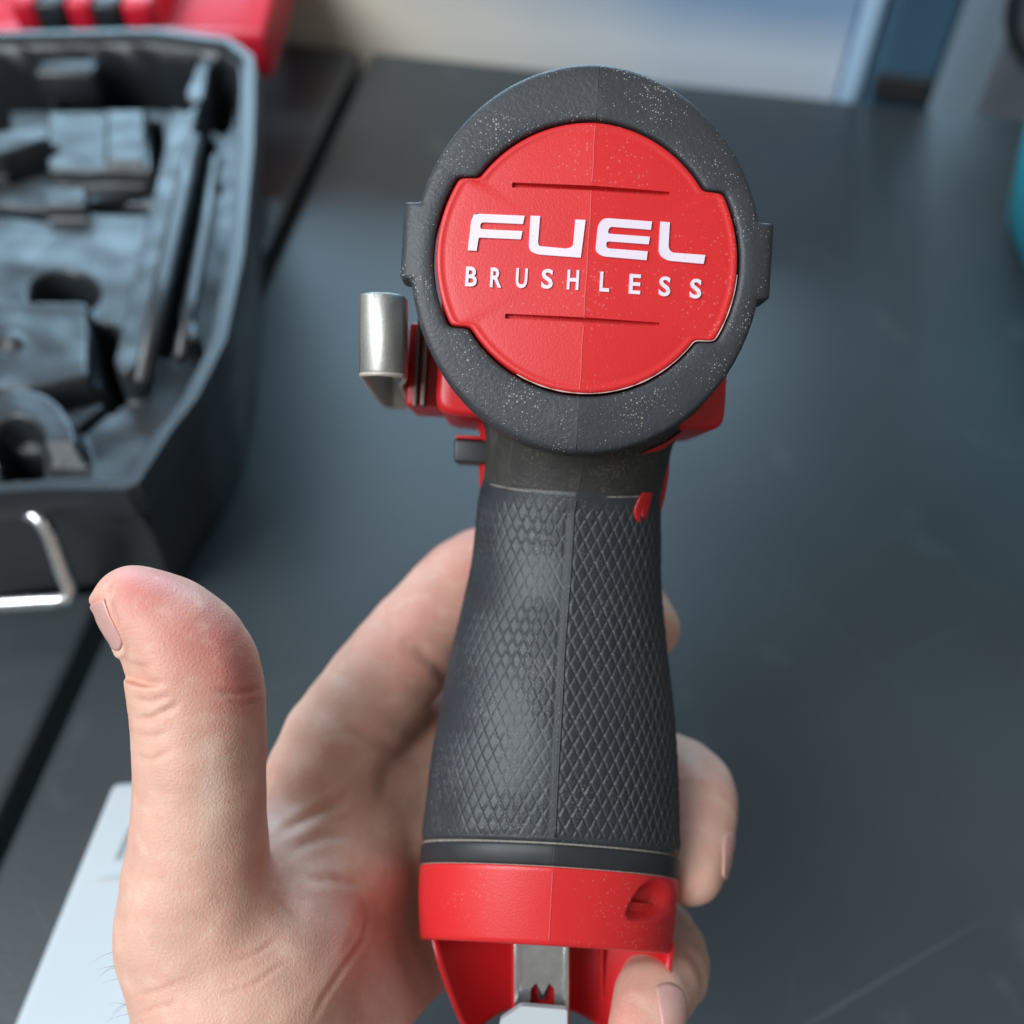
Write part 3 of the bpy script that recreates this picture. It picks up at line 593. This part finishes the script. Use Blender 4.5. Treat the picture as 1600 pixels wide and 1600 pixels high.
def flat(poly, dd, th_, m, name, par, tiltf=0):
    p = np.array(poly, float); X = (p[:, 0]-800)*dd/FPX; Y = -(p[:, 1]-800)*dd/FPX; Zc = dd+tiltf*(p[:, 1]-p[:, 1].min())*dd/FPX
    return obj(name, *(lambda v, f: (cam2w(v), f))(*prism(np.stack([X, Y, Zc], 1), (0, 0, th_))), m, par, smooth=False)
blade = flat(rpoly([(806, 1440), (888, 1440), (886, 1640), (866, 1640), (866, 1545), (858, 1536), (848, 1556), (838, 1536), (829, 1545), (827, 1640), (803, 1640)], [2, 3, 0, 0, 2, 2, 3, 2, 2, 0, 0], 4), d, .0009, M_bright, 'contact_blade', tool)
flat([(800, 1460), (892, 1460), (890, 1640), (800, 1640)], d+.0025, .003, M_red2, 'contact_block', tool)
flat(rpoly([(848, 1552), (856, 1540), (850, 1562), (842, 1562), (840, 1542)], [2, 2, 2, 2, 2]), d+.0010, .001, M_black, 'contact_slot', tool)
V, F = bevelbox((803, 1440, 0), (811, 1640, 30), 1.5, 2); obj('contact_flange', cam2w(np.stack([(V[:, 0]-800)*d/FPX, -(V[:, 1]-800)*d/FPX, d-.0012+V[:, 2]*1e-4], 1)), F, M_bright, blade)
V, F = bevelbox((880, 1440, 0), (888, 1640, 30), 1.5, 2); obj('contact_flange', cam2w(np.stack([(V[:, 0]-800)*d/FPX, -(V[:, 1]-800)*d/FPX, d-.0012+V[:, 2]*1e-4], 1)), F, M_bright, blade)
flat(rpoly([(815, 1572), (886, 1578), (886, 1680), (770, 1680), (782, 1594)], [3, 3, 0, 0, 5], 4), d-.004, .0015, M_paper, 'paper_tab', tool)

# ================================================================== the hand (one skin, grown round its bones)
K = FPX
def S(x, y, d_, r): return (np.array([(x-800)*d_/K, (800-y)*d_/K, d_]), r*d_/K)
chains = [
 # thumb, bent back at its last joint
 ([S(207, 945, .1735, 60), S(234, 962, .174, 72), S(270, 993, .1745, 86), S(297, 1035, .1755, 98), S(308, 1085, .1765, 101), S(312, 1140, .177, 100), S(313, 1220, .178, 99), S(312, 1310, .179, 104), S(309, 1390, .181, 115), S(322, 1460, .184, 132)], .0006, .003),
 # thenar and wrist
 ([S(328, 1450, .185, 132), S(385, 1540, .187, 172), S(400, 1680, .190, 204), S(400, 1900, .192, 208)], .002, .004),
 # palm, curving away behind the handle
 ([S(440, 1420, .200, 116), S(520, 1350, .214, 106), S(600, 1330, .237, 100), S(700, 1330, .247, 90)], .008, .008),
 ([S(500, 1560, .208, 146), S(610, 1520, .235, 138), S(720, 1500, .247, 115)], .008, .010),
 ([S(520, 1700, .205, 180), S(660, 1640, .226, 150), S(760, 1620, .238, 110)], .008, .010),
 ([S(600, 1230, .226, 88), S(680, 1200, .236, 84), S(760, 1190, .240, 74)], .006, .008),
 ([S(660, 1560, .232, 120), S(760, 1580, .240, 120), S(860, 1600, .246, 100)], .006, .008),
 ([S(640, 1180, .235, 80), S(700, 1120, .243, 70), S(780, 1110, .246, 66)], .004, .006),
 ([S(600, 1640, .222, 130), S(690, 1620, .232, 125), S(780, 1640, .242, 110)], .004, .006),
 # web between thumb and index
 ([S(392, 1380, .194, 66), S(440, 1320, .203, 52), S(486, 1240, .211, 70)], .006, .005),
 # index
 ([S(560, 1330, .220, 96), S(508, 1208, .2145, 86), S(592, 1075, .2215, 82), S(682, 962, .228, 74), S(752, 897, .234, 70), S(850, 880, .2385, 64), S(950, 925, .236, 60), S(1009, 982, .226, 53)], .0015, .004),
 # middle
 ([S(640, 1290, .228, 95), S(780, 1210, .2385, 76), S(900, 1195, .241, 72), S(1010, 1212, .2365, 71), S(1074, 1237, .223, 70), S(1085, 1310, .213, 57), S(1081, 1368, .2065, 46)], .0015, .004),
 # ring
 ([S(720, 1460, .238, 95), S(900, 1435, .243, 72), S(1000, 1455, .236, 68), S(1044, 1508, .216, 62), S(1020, 1560, .198, 58), S(1000, 1640, .190, 50)], .0015, .004),
 # little finger, mostly below the frame
 ([S(740, 1620, .238, 95), S(900, 1650, .242, 64), S(990, 1680, .228, 56), S(1000, 1740, .210, 50)], .004, .004)]
hv = .00048
lo = np.array([-.082, -.098, .150]); hi = np.array([.055, .004, .258]); dims = np.ceil((hi-lo)/hv).astype(int)
FLD = np.full(dims, .02, np.float32)
axs = [lo[i]+hv*np.arange(dims[i]) for i in range(3)]
def roundcone(X, a, ra_, b, rb_):
    ab = b-a; L2 = ab@ab; t_ = ((X[0]-a[0])*ab[0]+(X[1]-a[1])*ab[1]+(X[2]-a[2])*ab[2])/L2
    t_ = np.clip(t_+ (ra_-rb_)/L2*0, 0, 1); q_ = np.sqrt((X[0]-a[0]-t_*ab[0])**2+(X[1]-a[1]-t_*ab[1])**2+(X[2]-a[2]-t_*ab[2])**2)
    return q_-(ra_+(rb_-ra_)*t_)
def smin(a, b, k): h_ = np.maximum(k-np.abs(a-b), 0)/k; return np.minimum(a, b)-h_*h_*k*.25
def spline(ch, m=4):                              # denser chain through the same joints
    C_ = np.array([[*c_[0], c_[1]] for c_ in ch]); Q = np.vstack([2*C_[0]-C_[1], C_, 2*C_[-1]-C_[-2]]); out = []
    for i in range(1, len(Q)-2):
        a, b, c_, d_ = Q[i-1:i+3]
        for t_ in np.arange(m)/m: out.append(.5*(2*b+(c_-a)*t_+(2*a-5*b+4*c_-d_)*t_**2+(3*b-a-3*c_+d_)*t_**3))
    out.append(C_[-1]); return [(o[:3], o[3]) for o in out]
for ch, k_in, k_out in chains:
    if len(ch) > 4: ch = spline(ch, 3)
    pts_ = np.array([c_[0] for c_ in ch]); rs = np.array([c_[1] for c_ in ch]); pad = .014
    l = np.maximum(((pts_-rs[:, None]).min(0)-pad-lo)/hv, 0).astype(int); h = np.minimum(((pts_+rs[:, None]).max(0)+pad-lo)/hv+1, dims).astype(int)
    X = np.meshgrid(*[axs[i][l[i]:h[i]].astype(np.float32) for i in range(3)], indexing='ij', sparse=True); f = None
    for (a, ra_), (b, rb_) in zip(ch[:-1], ch[1:]):
        g = roundcone(X, a, ra_, b, rb_); f = g if f is None else smin(f, g, k_in)
    sl = tuple(slice(l[i], h[i]) for i in range(3)); FLD[sl] = smin(FLD[sl], f.astype(np.float32), k_out)
# the thumb's nail bed: a shallow flat pressed into the tip
nn = np.array([-.67, -.38, -.64]); nn /= np.linalg.norm(nn); ctip = chains[0][0][0][0]
l = ((ctip-.012-lo)/hv).astype(int); h = ((ctip+.012-lo)/hv).astype(int); X = np.meshgrid(*[axs[i][l[i]:h[i]] for i in range(3)], indexing='ij', sparse=True)
nd = (X[0]-ctip[0])*nn[0]+(X[1]-ctip[1])*nn[1]+(X[2]-ctip[2])*nn[2]-.0054; sl = tuple(slice(l[i], h[i]) for i in range(3))
FLD[sl] = -smin(-FLD[sl], -nd.astype(np.float32), .0008)
def surface_nets(v, org, hs):
    s = v < 0; n = np.array(v.shape)-1
    cnt = sum(s[i:n[0]+i, j:n[1]+j, k:n[2]+k].astype(np.int8) for i in (0, 1) for j in (0, 1) for k in (0, 1))
    act = (cnt > 0) & (cnt < 8); ci = np.argwhere(act); idx = np.full(act.shape, -1, np.int64); idx[act] = np.arange(len(ci))
    cor = [(i, j, k) for i in (0, 1) for j in (0, 1) for k in (0, 1)]; val = {c_: v[ci[:, 0]+c_[0], ci[:, 1]+c_[1], ci[:, 2]+c_[2]] for c_ in cor}
    acc = np.zeros((len(ci), 3)); num = np.zeros(len(ci))
    for c_ in cor:
        for ax in range(3):
            if c_[ax]: continue
            d_ = list(c_); d_[ax] = 1; d_ = tuple(d_); a, b = val[c_], val[d_]; m = (a < 0) != (b < 0); t_ = np.where(m, a/np.where(a-b == 0, 1, a-b), 0)
            p = np.array(c_, float)+0*acc; p[:, ax] += t_; acc += p*m[:, None]; num += m
    V = org+hs*(ci+acc/num[:, None]); Q = []
    for ax in range(3):
        b_, c_ = (ax+1) % 3, (ax+2) % 3
        s0_ = np.take(s, range(0, s.shape[ax]-1), ax); s1_ = np.take(s, range(1, s.shape[ax]), ax); e = np.argwhere(s0_ != s1_)
        e = e[(e[:, b_] > 0) & (e[:, c_] > 0) & (e[:, b_] < n[b_]) & (e[:, c_] < n[c_])]
        o1 = np.zeros(3, int); o1[b_] = 1; o2 = np.zeros(3, int); o2[c_] = 1
        q_ = np.stack([idx[tuple((e-o).T)] for o in (o1+o2, o2, 0*o1, o1)], 1)
        ins = s[tuple(e.T)]; q_ = np.where(ins[:, None], q_, q_[:, ::-1]); Q.append(q_)
    Q = np.concatenate(Q); return V, Q[(Q >= 0).all(1)]
HV, HF = surface_nets(FLD, lo, hv)
def trilin(p):
    g = (p-lo)/hv; i = np.clip(g.astype(int), 0, dims-2); w = g-i; out = 0
    for c_ in [(a, b, c2) for a in (0, 1) for b in (0, 1) for c2 in (0, 1)]:
        out = out+FLD[i[:, 0]+c_[0], i[:, 1]+c_[1], i[:, 2]+c_[2]]*np.prod([np.where(c_[k], w[:, k], 1-w[:, k]) for k in range(3)], axis=0)
    return out
def grad(p, e=.0009): return np.stack([trilin(p+e*np.eye(3)[k])-trilin(p-e*np.eye(3)[k]) for k in range(3)], 1)
HN = grad(HV); HN /= np.linalg.norm(HN, axis=1)[:, None]+1e-12
hx, hy = 800+K*HV[:, 0]/HV[:, 2], 800-K*HV[:, 1]/HV[:, 2]; facing = sstep(.25, -.15, HN[:, 2])
def pl_dist(pl, X=hx, Y=hy):
    d_ = np.full(len(X), 1e9); u = np.zeros(len(X))
    pl = np.array(pl, float); L = 0
    for a, b in zip(pl[:-1], pl[1:]):
        ab = b-a; t_ = np.clip(((X-a[0])*ab[0]+(Y-a[1])*ab[1])/(ab@ab), 0, 1); q_ = np.hypot(X-a[0]-t_*ab[0], Y-a[1]-t_*ab[1]); m = q_ < d_; d_ = np.where(m, q_, d_); u = np.where(m, t_, u)
    return d_
disp = np.zeros(len(HV)); redl = np.zeros(len(HV)); near = HV[:, 2] < .205
def crease(pl, w, depth, red=.5, lip=.25, cond=near):
    global disp, redl
    w = w*.72; pl = np.array(pl, float); d_ = pl_dist(pl+rng.normal(0, 1.5, pl.shape)); e0_, e1_ = np.hypot(hx-pl[0, 0], hy-pl[0, 1]), np.hypot(hx-pl[-1, 0], hy-pl[-1, 1]); Lp = np.hypot(*(pl[-1]-pl[0]))
    tp = sstep(0, .35*Lp, e0_)*sstep(0, .35*Lp, e1_)*facing*cond; g = np.exp(-(d_/w)**2)*tp; disp = disp-depth*.8*g+lip*depth*np.exp(-((d_-2.2*w)/w)**2)*tp; redl = np.maximum(redl, red*.55*np.exp(-(d_/(w*1.1))**2)*tp)
# knuckle wrinkles on the back of the thumb joint
for pl, w, dp in (([(196, 1062), (225, 1070), (262, 1062)], 6, .0004), ([(198, 1090), (232, 1098), (270, 1084)], 6, .0004), ([(200, 1122), (235, 1124), (270, 1108), (282, 1090)], 6.5, .0006), ([(203, 1150), (240, 1150), (268, 1140)], 6, .0003), ([(204, 1182), (240, 1186), (276, 1170)], 6, .00035), ([(190, 1035), (215, 1042), (240, 1036)], 6, .0003),
                  ([(330, 1078), (372, 1082), (412, 1078)], 6, .0004), ([(345, 1094), (380, 1100), (412, 1096)], 5, .0002)):
    crease(pl, w, dp*1.15, .22, lip=.10)
# lines of the palm
for pl, w, dp in (([(560, 1385), (575, 1430), (568, 1470), (535, 1515), (505, 1560), (480, 1610)], 6, .0004), ([(350, 1505), (395, 1492), (440, 1465)], 5, .0003), ([(330, 1560), (400, 1535), (455, 1495)], 5, .00028), ([(430, 1400), (450, 1420), (470, 1436)], 5, .0002),
                  ([(205, 1590), (240, 1570), (290, 1566)], 5, .0002), ([(200, 1560), (245, 1546), (300, 1530)], 5, .0002)):
    crease(pl, w, dp, .45)
for pl, w, dp in (([(420, 1302), (470, 1282), (530, 1250), (565, 1225)], 9, .0008), ([(440, 1335), (500, 1310), (560, 1300)], 9, .0005), ([(455, 1375), (520, 1372), (590, 1380)], 9, .0005), ([(640, 1010), (680, 1035), (710, 1070)], 10, .0007), ([(520, 1140), (580, 1150), (640, 1180)], 10, .0005)):
    crease(pl, w*1.2, dp*.7, .2, cond=HV[:, 2] < .24)
# flesh unevenness
low = np.array([mnoise.noise(Vector(p*160)) for p in HV]); disp += .00025*low
nax = np.array([-.5, .87, 0]); nax /= np.linalg.norm(nax); nax = nax-nn*(nax@nn); nax /= np.linalg.norm(nax); nsd = np.cross(nax, nn); nc = ctip+nn*.0054+np.array([.0006, -.0012, 0])
ra2 = (HV-nc)@nax/.0045; rb2 = (HV-nc)@nsd/.0040; on = np.exp(-(((HV-nc)@nn)/.003)**2)
rr2 = (np.abs(rb2)**3+np.abs(np.minimum(ra2, 0))**3)**(1/3); fold = np.exp(-((rr2-1.16)/.13)**2)*(ra2 < .8)*on; disp += .00050*fold-.00012*(rr2 < .95)*on*(ra2 < 1)
disp += .0005*np.exp(-((ra2-1.15)/.2)**2)*(np.abs(rb2) < 1.1)*on
HVd = HV+HN*disp[:, None]
# pigment: flushed thumb pad and finger tips, pale patch on the thumb
def blob(x, y, d_, r): return np.exp(-(np.linalg.norm(HV-pxc(x, y, d_), axis=1)/(r*d_/K))**2)
flush = .95*blob(340, 1000, .166, 95)+.95*blob(225, 905, .168, 75)+.8*blob(390, 1080, .172, 60)+.9*blob(955, 1560, .187, 70)+.45*blob(740, 860, .228, 110)+.4*blob(620, 1000, .215, 90)+.3*blob(1085, 1260, .212, 60)+.35*blob(470, 1290, .21, 60)
flush = np.clip(flush+.18*low, 0, 1); pale = np.clip(.55*np.exp(-(pl_dist([(330, 1180), (335, 1300)])/24)**2)*facing*near, 0, 1)
M_skin = mat('skin', (0.73, 0.435, 0.33), 0.48, spec=0.4, var=0.17, vs=130, bump=0.34, bs=2400, sss=0.22, sssr=0.0030)
attr_mix(M_skin, 'pale', (0.80, 0.62, 0.50)); attr_mix(M_skin, 'flush', (0.66, 0.19, 0.165)); attr_mix(M_skin, 'crease', (0.48, 0.17, 0.13))
# blotchy colour under the skin
N = M_skin.node_tree.nodes; L = M_skin.node_tree.links; b_ = N['Principled BSDF']; src_ = b_.inputs['Base Color'].links[0].from_socket; tc = N.new('ShaderNodeTexCoord')
for sc_, c_, lo_, am_ in ((420, (.64, .28, .20), .52, .28), (260, (.84, .62, .48), .55, .32), (75, (.62, .32, .24), .52, .25)):
    nz = N.new('ShaderNodeTexNoise'); nz.inputs['Scale'].default_value = sc_; nz.inputs['Detail'].default_value = 4; L.new(tc.outputs['Object'], nz.inputs['Vector'])
    mr_ = N.new('ShaderNodeMapRange'); mr_.inputs[1].default_value = lo_; mr_.inputs[2].default_value = lo_+.2; mr_.inputs[4].default_value = am_; L.new(nz.outputs['Fac'], mr_.inputs[0])
    mx_ = N.new('ShaderNodeMix'); mx_.data_type = 'RGBA'; mx_.inputs[7].default_value = (*c_, 1); L.new(src_, mx_.inputs[6]); L.new(mr_.outputs[0], mx_.inputs[0]); src_ = mx_.outputs[2]
L.new(src_, b_.inputs['Base Color'])
# fine net of skin lines
N = M_skin.node_tree.nodes; L = M_skin.node_tree.links; v1 = N.new('ShaderNodeTexVoronoi'); v1.inputs['Scale'].default_value = 1050; v1.feature = 'DISTANCE_TO_EDGE'; tc = N.new('ShaderNodeTexCoord')
mp = N.new('ShaderNodeMapping'); mp.inputs['Rotation'].default_value = (0.4, 0.3, 0.7); mp.inputs['Scale'].default_value = (1.5, .8, .9); L.new(tc.outputs['Object'], mp.inputs[0]); L.new(mp.outputs[0], v1.inputs['Vector'])
ad = N.new('ShaderNodeMath'); ad.operation = 'MULTIPLY_ADD'; ad.inputs[1].default_value = 0.4; L.new(v1.outputs['Distance'], ad.inputs[0]); L.new(N['grain'].outputs['Fac'], ad.inputs[2]); L.new(ad.outputs[0], N['bump'].inputs['Height'])
hand = obj('hand', cam2w(HVd), HF, M_skin, None, attrs={'flush': flush*.8, 'pale': pale, 'crease': redl}, origin=P(420, 1600, .19))
tag(hand, 'bare left hand with thumb raised, fingers curled round the tool grip', 'hand')
# nails
M_nail = mat('nail', (0.70, 0.38, 0.33), 0.28, spec=0.5, var=0.06, vs=300, sss=.15, sssr=.002)
HT_ = BVHTree.FromPolygons([Vector(v) for v in HVd], [list(map(int, f)) for f in HF])
def nail(c_, axis, out, ln_, wd_, tag_=None):    # a curved plate pressed on the flesh: centre, root-to-tip, outward (camera space)
    c_ = np.array(c_); ax_ = np.array(axis, float); ax_ /= np.linalg.norm(ax_); o_ = np.array(out, float); o_ -= ax_*(o_@ax_); o_ /= np.linalg.norm(o_); sd2 = np.cross(ax_, o_)
    n_, m_ = 17, 15; V = np.zeros((n_, m_, 3))
    for i, a in enumerate(np.linspace(-1, 1, n_)):
        for j, b in enumerate(np.linspace(-1, 1, m_)):
            wk = wd_*(1-.35*max(0, -a-.35)**1.2)*(1-.10*max(0, a-.4)); p = c_+ax_*a*ln_*(1-.22*b*b*(1 if a < 0 else .6))+sd2*b*wk+o_*.02
            h_ = HT_.ray_cast(Vector(p), Vector(-o_)); q_ = np.array(h_[0]) if h_[0] else p-o_*.02
            edge_ = max(abs(b), -a); V[i, j] = q_+o_*(.00012*(1-edge_**6)+.00002+.0003*max(0, a-.7))
    V2 = V.copy(); 
    for _ in range(2): V2[1:-1, 1:-1] = (V2[:-2, 1:-1]+V2[2:, 1:-1]+V2[1:-1, :-2]+V2[1:-1, 2:])/4
    o = obj('nail', cam2w(V2.reshape(-1, 3)), gridf(n_, m_), M_nail, hand); o.modifiers.new('thickness', 'SOLIDIFY').thickness = .00025
    return o
nail(ctip+nn*.0054+np.array([.0006, -.0012, 0]), (-.5, .87, 0), nn, .0044, .0040)
nail(pxc(1108, 1335, .2105), (-.12, -1, -.35), (.8, -.05, -.75), .0046, .0036)
nail(pxc(1038, 1580, .192), (-.25, -1, -.2), (.65, .1, -.85), .0050, .0036)
# fine hairs along the wrist edge
hp = []
for i in range(9):
    y = rng.uniform(1480, 1640); j = np.argmin(np.abs(hy-y)*1.0+(hx-180)*1.0+np.where(HV[:, 2] < .2, 0, 900)); p = HVd[j]; d_ = np.array([-1, rng.uniform(-.6, .5), rng.uniform(-.4, .3)]); d_ /= np.linalg.norm(d_); ln_ = rng.uniform(.0018, .0045)
    hp.append(tube([cam2w(p+d_*ln_*s_+np.array([0, -.0009*s_*s_, 0])) for s_ in np.linspace(-.1, 1, 6)], np.linspace(.000035, .00001, 6), 4))
tag(obj('hair', *merge(*hp), mat('hair_brown', (.16, .09, .05), .5), hand), kind='stuff')
